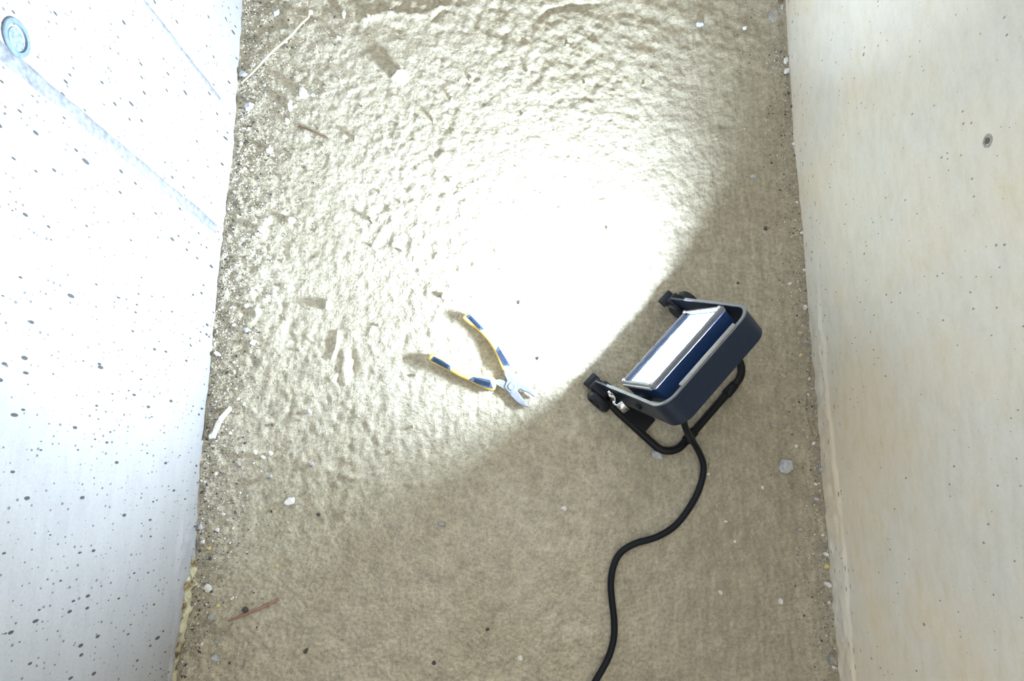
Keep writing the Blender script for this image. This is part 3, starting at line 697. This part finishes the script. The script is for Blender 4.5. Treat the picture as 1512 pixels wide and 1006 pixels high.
BIG = [
 # px, py, w, h, angle, height mm, material, name, label
 (591, 112, 27, 17, -25, 17, W_, 'plaster_lump', 'largest white plaster lump near the top, throwing a long shadow'),
 (447, 136, 16, 16, 60, 12, W_, 'plaster_lump', 'white plaster lump right of the long straw'),
 (462, 140, 12, 7, 10, 3, B_, 'stone_chip', 'flat bluish chip touching the white lump right of the straw'),
 (428, 156, 5, 19, 8, 8, W_, 'plaster_sliver', 'upright white sliver below the long straw'),
 (424, 178, 6, 10, 0, 6, W_, 'plaster_chip', 'small white chip below the upright white sliver'),
 (398, 222, 11, 8, -35, 6, W_, 'plaster_chip', 'white chip below the brown twig, close to the left wall'),
 (459, 18, 7, 8, 0, 6, W_, 'pebble', 'small white pebble at the upper tip of the straw'),
 (501, 57, 9, 5, 15, 6, W_, 'plaster_chip', 'pale chip with a pointed shadow right of the straw tip'),
 (360, 110, 16, 11, 15, 7, B_, 'stone', 'bluish stone at the wall end of the straw'),
 (367, 157, 17, 14, -30, 7, B_, 'stone', 'bluish stone against the left wall below the straw'),
 (409, 19, 12, 14, 20, 7, B_, 'stone', 'pale bluish stone in the grit at the upper left corner'),
 (508, 22, 5, 14, 10, 9, T_, 'mortar_sliver', 'tan upright sliver at the top edge right of the straw'),
 (524, 205, 5, 12, 0, 7, T_, 'mortar_chip', 'tan upright chip right of the brown twig'),
 (545, 27, 5, 8, 10, 9, T_, 'mortar_chip', 'tan chip near the top edge above the white lump'),
 (641, 178, 6, 6, 10, 9, T_, 'mortar_chip', 'tan chip alone on the screed below the largest white lump'),
 (430, 325, 13, 11, -20, 9, W_, 'plaster_lump', 'white lump alone between left wall and dished floor'),
 (386, 339, 11, 12, 30, 9, W_, 'plaster_lump', 'upper of two white lumps close together by the left wall'),
 (380, 346, 10, 7, 0, 6, W_, 'plaster_lump', 'lower of two white lumps close together by the left wall'),
 (549, 324, 6, 10, -20, 10, T_, 'mortar_chip', 'tan block with a square shadow left of the brightest floor'),
 (484, 450, 11, 18, 10, 10, W_, 'plaster_block', 'upright pale block with a square shadow left of the pliers'),
 (550, 363, 5, 5, 0, 4, G_, 'pebble', 'tiny grey pebble below the tan block'),
 (655, 437, 12, 8, -40, 6, G_, 'pebble', 'dark grey pebble just above the upper pliers grip'),
 (364, 452, 8, 9, 0, 7, W_, 'plaster_chip', 'left of two white chips beside the left wall level with the pliers'),
 (381, 461, 10, 17, 10, 8, W_, 'plaster_chip', 'right and larger of two white chips beside the left wall level with the pliers'),
 (374, 506, 12, 9, -30, 7, W_, 'plaster_chip', 'white angular chip below the two white chips by the left wall'),
 (363, 487, 12, 9, 0, 6, B_, 'stone', 'blue grey stone by the left wall above the white angular chip'),
 (321, 523, 12, 8, 20, 8, W_, 'plaster_chip', 'white chip touching the foot of the left wall'),
 (345, 550, 7, 8, 0, 6, T_, 'mortar_chip', 'tan chip above the long white flake'),
 (444, 516, 8, 6, 0, 6, W_, 'plaster_chip', 'small white chip left of the crescent gouge'),
 (456, 608, 8, 8, 0, 5, B_, 'pebble', 'blue grey pebble below the crescent gouge'),
 (426, 741, 22, 13, -30, 8, W_, 'plaster_lump', 'white lump with a broad shadow at the lower edge of the light'),
 (377, 668, 6, 8, 0, 7, W_, 'plaster_chip', 'left of three white crumbs in a row by the lit edge'),
 (388, 675, 9, 6, 20, 4, W_, 'plaster_chip', 'middle of three white crumbs in a row by the lit edge'),
 (399, 670, 7, 8, -30, 6, W_, 'plaster_chip', 'right of three white crumbs in a row by the lit edge'),
 (398, 704, 10, 9, 0, 8, G_, 'pebble', 'round grey pebble above the white lump with broad shadow'),
 (351, 686, 9, 8, 0, 5, G_, 'pebble', 'grey pebble left of the three white crumbs'),
 (307, 868, 14, 13, 20, 4, W_, 'plaster_chip', 'round white chip beside the yellowed foam'),
 (362, 901, 11, 9, 10, 6, D_, 'stone', 'dark stone touching the red strand'),
 (312, 912, 14, 13, 0, 5, G_, 'pebble', 'round grey pebble left of the red strand'),
 (321, 947, 12, 9, 0, 4, G_, 'stone', 'upper of two grey stones in the lower left corner'),
 (318, 972, 15, 10, 20, 5, B_, 'stone', 'lower of two grey stones in the lower left corner'),
 (296, 779, 8, 9, 0, 5, B_, 'pebble', 'bluish pebble at the foot of the left wall above the foam'),
 (321, 783, 7, 7, 40, 3, W_, 'plaster_chip', 'star shaped white crumb near the bluish pebble'),
 (408, 836, 6, 6, 0, 3, Y_, 'crumb', 'yellowish crumb alone above the red strand'),
 (362, 850, 8, 6, 20, 3, T_, 'mortar_chip', 'pale tan chip left of the yellowish crumb'),
 (580, 779, 8, 6, 0, 3, G_, 'pebble', 'left of two grey pebbles in the shaded floor centre'),
 (652, 774, 14, 9, 0, 5, G_, 'pebble', 'right and larger of two grey pebbles in the shaded floor centre'),
 (461, 686, 9, 8, 0, 5, G_, 'pebble', 'grey pebble at the end of the trowel ridge'),
 (452, 961, 6, 9, 20, 3, D_, 'crumb', 'dark crumb near the bottom edge right of the red strand'),
 (833, 751, 11, 7, 10, 4, W_, 'plaster_chip', 'white chip in the shade left of the cable bend'),
 (915, 762, 11, 6, -10, 3, T_, 'mortar_chip', 'flat tan chip just above the cable bend'),
 (768, 972, 9, 9, 0, 3, W_, 'plaster_chip', 'pinkish white chip near the bottom edge left of the cable'),
 (970, 672, 22, 14, 25, 5, B_, 'stone_chip', 'angular grey stone in front of the stand tube'),
 (1161, 688, 27, 23, 8, 7, B_, 'stone_chip', 'broad flat grey stone near the right wall'),
 (1064, 875, 8, 8, 20, 5, W_, 'plaster_chip', 'small white cube of plaster right of the cable'),
 (1154, 889, 8, 11, 10, 5, W_, 'plaster_chip', 'white chip below right of the white cube'),
 (1181, 782, 10, 8, 20, 4, G_, 'pebble', 'upper of two grey pebbles below the broad flat stone'),
 (1182, 809, 6, 7, -20, 4, G_, 'pebble', 'lower of two grey pebbles below the broad flat stone'),
 (1204, 737, 10, 7, 30, 4, B_, 'stone_chip', 'pale chip by the right wall below the broad flat stone'),
 (1211, 694, 9, 10, 0, 6, B_, 'stone', 'bluish stone against the right wall beside the broad flat stone'),
 (1219, 836, 8, 9, 0, 5, Y_, 'crumb', 'yellowish crumb at the foot of the right wall'),
 (1218, 818, 11, 7, 30, 5, W_, 'plaster_chip', 'white curl just above the yellowish crumb at the right wall'),
 (1222, 863, 15, 9, 30, 5, W_, 'plaster_chip', 'white curl just below the yellowish crumb at the right wall'),
 (1227, 972, 12, 14, 30, 7, G_, 'stone', 'grey stone at the foot of the right wall in the bottom corner'),
 (1226, 946, 6, 18, 0, 4, T_, 'mortar_sliver', 'thin tan sliver above the bottom corner stone'),
 (1071, 770, 7, 4, 0, 2, W_, 'plaster_chip', 'tiny white flake on the bare floor right of the cable'),
 (1048, 687, 6, 8, 20, 3, T_, 'mortar_chip', 'tan chip beside the cable close to the stand'),
 (1179, 493, 12, 9, 10, 5, T_, 'pebble', 'tan pebble by the right wall level with the work light'),
 (1187, 506, 10, 11, 0, 5, G_, 'pebble', 'grey pebble just below the tan pebble by the right wall'),
 (1160, 472, 9, 6, -40, 3, T_, 'mortar_chip', 'tan chip between work light and right wall'),
 (1187, 455, 6, 9, 0, 5, W_, 'plaster_chip', 'white crumb by the right wall right of the work light'),
 (1155, 555, 12, 7, 20, 3, T_, 'mortar_chip', 'flat tan chip right of the stand tube'),
 (1140, 629, 6, 8, 0, 3, G_, 'pebble', 'grey pebble above the broad flat stone'),
 (1142, 24, 20, 28, 25, 5, G_, 'stone_chip', 'large flat grey stone in the upper right corner'),
 (1150, 4, 10, 9, 0, 6, M_BROWN, 'stone', 'brown stone at the top edge by the right wall'),
 (1153, 13, 5, 8, 0, 6, B_, 'pebble', 'pale pebble squeezed between flat stone and right wall'),
 (1159, 91, 8, 13, 10, 7, W_, 'plaster_chip', 'upper of two white chips at the far right wall'),
 (1160, 107, 12, 9, -40, 7, W_, 'plaster_chip', 'lower of two white chips at the far right wall'),
 (1033, 35, 15, 9, 5, 9, B_, 'stone_chip', 'pale bluish chip with a brown shadow at the top right'),
 (1100, 41, 7, 7, 0, 7, W_, 'plaster_chip', 'small white chip left of the large flat stone'),
 (1112, 261, 11, 8, 20, 6, B_, 'pebble', 'smooth bluish pebble in the shade beyond the beam'),
 (1130, 338, 6, 6, 0, 4, D_, 'pebble', 'small dark pebble below the smooth bluish pebble'),
 (1090, 418, 5, 5, 0, 3, D_, 'pebble', 'tiny dark pebble above the work light'),
 (907, 482, 9, 7, 30, 4, B_, 'pebble', 'bluish pebble right at the edge of the beam'),
 (780, 107, 6, 5, 20, 9, T_, 'mortar_chip', 'tan chip with a thin shadow at the top centre'),
]
for r in BIG:
    px, py, w, h, ang, ht, mat, nm, lab = r
    cat = {'plaster_lump': 'lump', 'plaster_chip': 'chip', 'plaster_sliver': 'sliver', 'plaster_block': 'block', 'stone_chip': 'stone', 'stone': 'stone', 'pebble': 'pebble', 'mortar_chip': 'chip', 'mortar_sliver': 'sliver', 'crumb': 'crumb'}[nm]
    if px < 700: ht *= 1.3
    elif px > 950 and py > 440: ht *= 1.5
    chunk(nm, px, py, w, h, ang, ht, mat, lab, cat)

SMALL = {
 ('tiny rubble crumb in the grit strip along the left wall', 'crumbs along the left wall', 'crumb'): [(387, 396, T_), (392, 361, T_), (420, 422, T_), (430, 266, T_), (378, 457, W_), (350, 392, W_), (346, 430, T_), (362, 249, W_), (372, 251, W_), (352, 320, Y_), (443, 620, T_), (431, 652, T_), (402, 627, M_BROWN), (352, 589, W_), (360, 597, W_), (418, 262, T_), (436, 156, W_), (502, 118, T_), (380, 70, B_), (395, 50, W_), (374, 95, W_), (390, 125, B_), (368, 190, W_), (356, 212, W_), (375, 222, T_), (343, 884, W_), (323, 894, Y_), (311, 825, D_), (330, 760, W_), (305, 720, G_), (318, 700, W_), (340, 640, W_), (335, 575, T_), (345, 480, W_), (370, 520, T_), (340, 350, W_), (356, 300, T_), (309, 810, Y_), (300, 800, W_), (330, 935, G_), (300, 950, W_), (345, 970, G_)],
 ('tiny tan crumb on the lit screed', 'crumbs on the lit screed', 'crumb'): [(562, 284, T_), (592, 298, T_), (594, 371, T_), (560, 480, T_), (614, 554, T_), (667, 147, T_), (695, 117, T_), (863, 123, T_), (950, 124, T_), (1058, 204, T_), (897, 338, T_), (772, 170, T_), (665, 268, T_), (528, 615, T_), (610, 630, T_), (578, 668, T_), (838, 66, T_), (965, 63, T_), (795, 529, D_), (767, 447, D_)],
 ('tiny crumb scattered along the foot of the right wall', 'crumbs along the right wall', 'crumb'): [(1170, 215, W_), (1168, 160, D_), (1163, 140, D_), (1175, 300, W_), (1182, 345, W_), (1180, 380, T_), (1186, 400, W_), (1181, 525, Y_), (1191, 583, W_), (1192, 560, W_), (1175, 659, W_), (1200, 655, W_), (1203, 715, W_), (1206, 760, T_), (1213, 790, W_), (1224, 890, W_), (1225, 905, G_), (1230, 985, W_), (1193, 450, T_), (1172, 260, T_), (1160, 300, T_), (1150, 440, T_), (1165, 420, W_)],
 ('tiny crumb on the bare shaded floor', 'crumbs on the shaded floor', 'crumb'): [(886, 505, T_), (1010, 740, T_), (1045, 700, W_), (690, 830, T_), (720, 930, D_), (560, 900, T_), (640, 980, D_), (1100, 940, T_), (1060, 960, T_), (1120, 770, T_), (980, 850, T_), (1085, 800, W_), (850, 690, T_), (800, 860, T_), (520, 780, T_), (470, 760, D_), (440, 800, T_), (1125, 720, W_)],
}
CWORD = {M_WHITE.name: 'white', M_TANST.name: 'tan', M_GREYST.name: 'grey', M_DARKST.name: 'dark', M_YELST.name: 'yellowish', M_BLUEST.name: 'bluish', M_BROWN.name: 'brown'}
ORD = ['topmost', 'second', 'third', 'fourth', 'fifth', 'sixth', 'seventh', 'eighth', 'ninth', 'tenth', 'eleventh', 'twelfth', 'thirteenth', 'fourteenth', 'fifteenth', 'sixteenth', 'seventeenth', 'eighteenth', 'nineteenth', 'twentieth']
ZONES = {
 'crumbs along the left wall': [(240, 'by the straw'), (430, 'above pliers level'), (600, 'at pliers level'), (755, 'below the long white flake'), (2000, 'beside the yellowed foam')],
 'crumbs along the right wall': [(440, 'above the work light'), (660, 'at work light level'), (2000, 'below the work light')],
 'crumbs on the lit screed': [(230, 'at the far end'), (400, 'above the pliers'), (2000, 'around the pliers')],
 'crumbs on the shaded floor': [(780, 'near the work light'), (2000, 'near the cable')],
}
WHERE = {'crumbs along the left wall': 'at the left wall', 'crumbs along the right wall': 'at the right wall', 'crumbs on the lit screed': 'on lit screed', 'crumbs on the shaded floor': 'on shaded floor'}
for (lab, grp, cat), spots in SMALL.items():
    bins = {}
    for px, py, mat in sorted(spots, key=lambda q: q[1]):
        zone = next(z for lim, z in ZONES[grp] if py < lim)
        bins.setdefault((zone, CWORD[mat.name]), []).append((px, py, mat))
    for (zone, cw), items in bins.items():
        for k, (px, py, mat) in enumerate(items):
            which = '' if len(items) == 1 else ORD[k] + ' '
            rr = random.Random(px * 7 + py)
            chunk('rubble_crumb', px, py, rr.uniform(5, 7.5), rr.uniform(4.5, 6.5), rr.uniform(0, 180), rr.uniform(3.5, 6.5) if 'lit' in lab or 'left' in lab else rr.uniform(2, 4), mat,
                  f'{which}tiny {cw} crumb {zone}, {WHERE[grp]}', cat, grp)

# long straw, twig, red strand, long flake
def strand(name, pts, rad, mat, label, cat, zs, squash=1.0, seg=8):
    P = []
    for (px, py), z in zip(pts, zs):
        p = at(px, py, z); p.z = floor_h(p.x, p.y) + z; P.append(p)
    o0 = P[0].copy(); P = catmull([p - o0 for p in P], 6)
    R = [rad * (0.55 + 0.45 * math.sin(math.pi * min(1, (i + 1) / len(P) * 1.6 + 0.1) / 1.0 * 0.5)) for i in range(len(P))]
    bm = bmesh.new(); tube(bm, P, R, seg, squash)
    o = from_bm(name, bm, mat, None, True); o.location = o0
    return tag(o, label, cat)
strand('straw', [(357, 124), (376, 105), (402, 79), (428, 55), (447, 37), (455, 26), (456, 20)], 0.0024, M_STRAW, 'long pale straw leaning out from the left wall', 'straw', [0.003, 0.006, 0.008, 0.008, 0.006, 0.004, 0.002])
strand('twig', [(441, 187), (455, 192), (470, 199), (486, 206)], 0.0022, M_BROWN, 'short brown twig lying in the grit below the straw', 'twig', [0.002, 0.004, 0.004, 0.002])
strand('fibre_strand', [(338, 917), (360, 908), (385, 898), (400, 891), (412, 884)], 0.0024, M_RED, 'faded red strand beside the dark stone at the lower left', 'strand', [0.001, 0.002, 0.002, 0.002, 0.001], 0.4)
fl = [(339, 601), (341, 604), (333, 614), (325, 625), (321, 637), (317, 647), (309, 648), (309, 644), (315, 637), (318, 626), (325, 616)]
fo = at(324, 626); fo.z = floor_h(fo.x, fo.y)
bm = bmesh.new(); prism(bm, [at(x, y, 0.006) - Vector((fo.x, fo.y, 0)) for x, y in fl], 0.0, 0.009)
for v_ in bm.verts: v_.co += Vector((random.uniform(-1, 1), random.uniform(-1, 1), random.uniform(-1, 1))) * 0.001
o = from_bm('plaster_flake', bm, M_WHITE); o.location = fo
tag(o, 'long curved white flake leaning at the foot of the left wall', 'flake')

# grit nobody could count, swept up against both walls
def grit(name, n, xf, yr, label, mats, smin, smax, seed):
    rnd = np.random.default_rng(seed)
    y = rnd.uniform(yr[0], yr[1], n); x = xf(rnd, y)
    s = smin + (smax - smin) * rnd.random(n) ** 3
    z = np.array(floor_features(x.copy(), y.copy(), floor_raw(x, y)))
    base_ = np.array([(1, 0, 0), (0, 1, 0), (-1, 0, 0), (0, -1, 0), (0, 0, 1), (0, 0, -0.6)], float)
    faces = np.array([(0, 1, 4), (1, 2, 4), (2, 3, 4), (3, 0, 4), (1, 0, 5), (2, 1, 5), (3, 2, 5), (0, 3, 5)])
    jit = rnd.uniform(0.55, 1.25, (n, 6, 3)); v = base_[None] * jit * s[:, None, None]
    v += rnd.uniform(-0.3, 0.3, (n, 6, 3)) * s[:, None, None]
    th = rnd.uniform(0, 6.28, n); c, sn = np.cos(th)[:, None], np.sin(th)[:, None]
    vx = v[..., 0] * c - v[..., 1] * sn; vy = v[..., 0] * sn + v[..., 1] * c
    V = np.stack([vx + x[:, None], vy + y[:, None], v[..., 2] * 0.8 + (z + s * 0.25)[:, None]], -1).reshape(-1, 3)
    F = (faces[None] + (np.arange(n) * 6)[:, None, None]).reshape(-1, 3)
    me = bpy.data.meshes.new(name)
    me.vertices.add(len(V)); me.vertices.foreach_set('co', V.reshape(-1).astype(np.float32))
    me.loops.add(F.size); me.loops.foreach_set('vertex_index', F.reshape(-1).astype(np.int32))
    me.polygons.add(len(F)); me.polygons.foreach_set('loop_start', (np.arange(len(F)) * 3).astype(np.int32))
    for m in mats: me.materials.append(m)
    mi = rnd.choice(len(mats), n, p=[0.60, 0.17, 0.15, 0.08] if len(mats) == 4 else None)
    me.polygons.foreach_set('material_index', np.repeat(mi, 8).astype(np.int32))
    me.update(calc_edges=True)
    o = bpy.data.objects.new(name, me); COL.objects.link(o)
    return tag(o, label, 'grit', kind='stuff')
mats = [M_TANST, M_GREYST, M_WHITE, M_DARKST]
def left_x(r, y):
    wd = 0.045 + 0.055 * sstep(0.3, 0.9, y) + 0.03 * (vn(y / 0.09, y * 0, 71) + 0.5)
    return np.interp(y, [e[0] for e in LE], [e[1] for e in LE]) + 0.004 + np.minimum(r.exponential(1, len(y)) * wd * 0.5, 0.30)
def right_x(r, y):
    wd = 0.022 + 0.02 * (vn(y / 0.12, y * 0, 72) + 0.5)
    return 0.532 - np.minimum(r.exponential(1, len(y)) * wd * 0.7, 0.25)
grit('loose_grit', 13000, left_x, (-0.40, 1.02), 'loose sandy grit gathered along the foot of the left wall', mats, 0.0007, 0.0030, 5)
grit('loose_grit', 6000, right_x, (-0.40, 1.02), 'loose dark grit along the foot of the right wall', mats, 0.0006, 0.0023, 6)
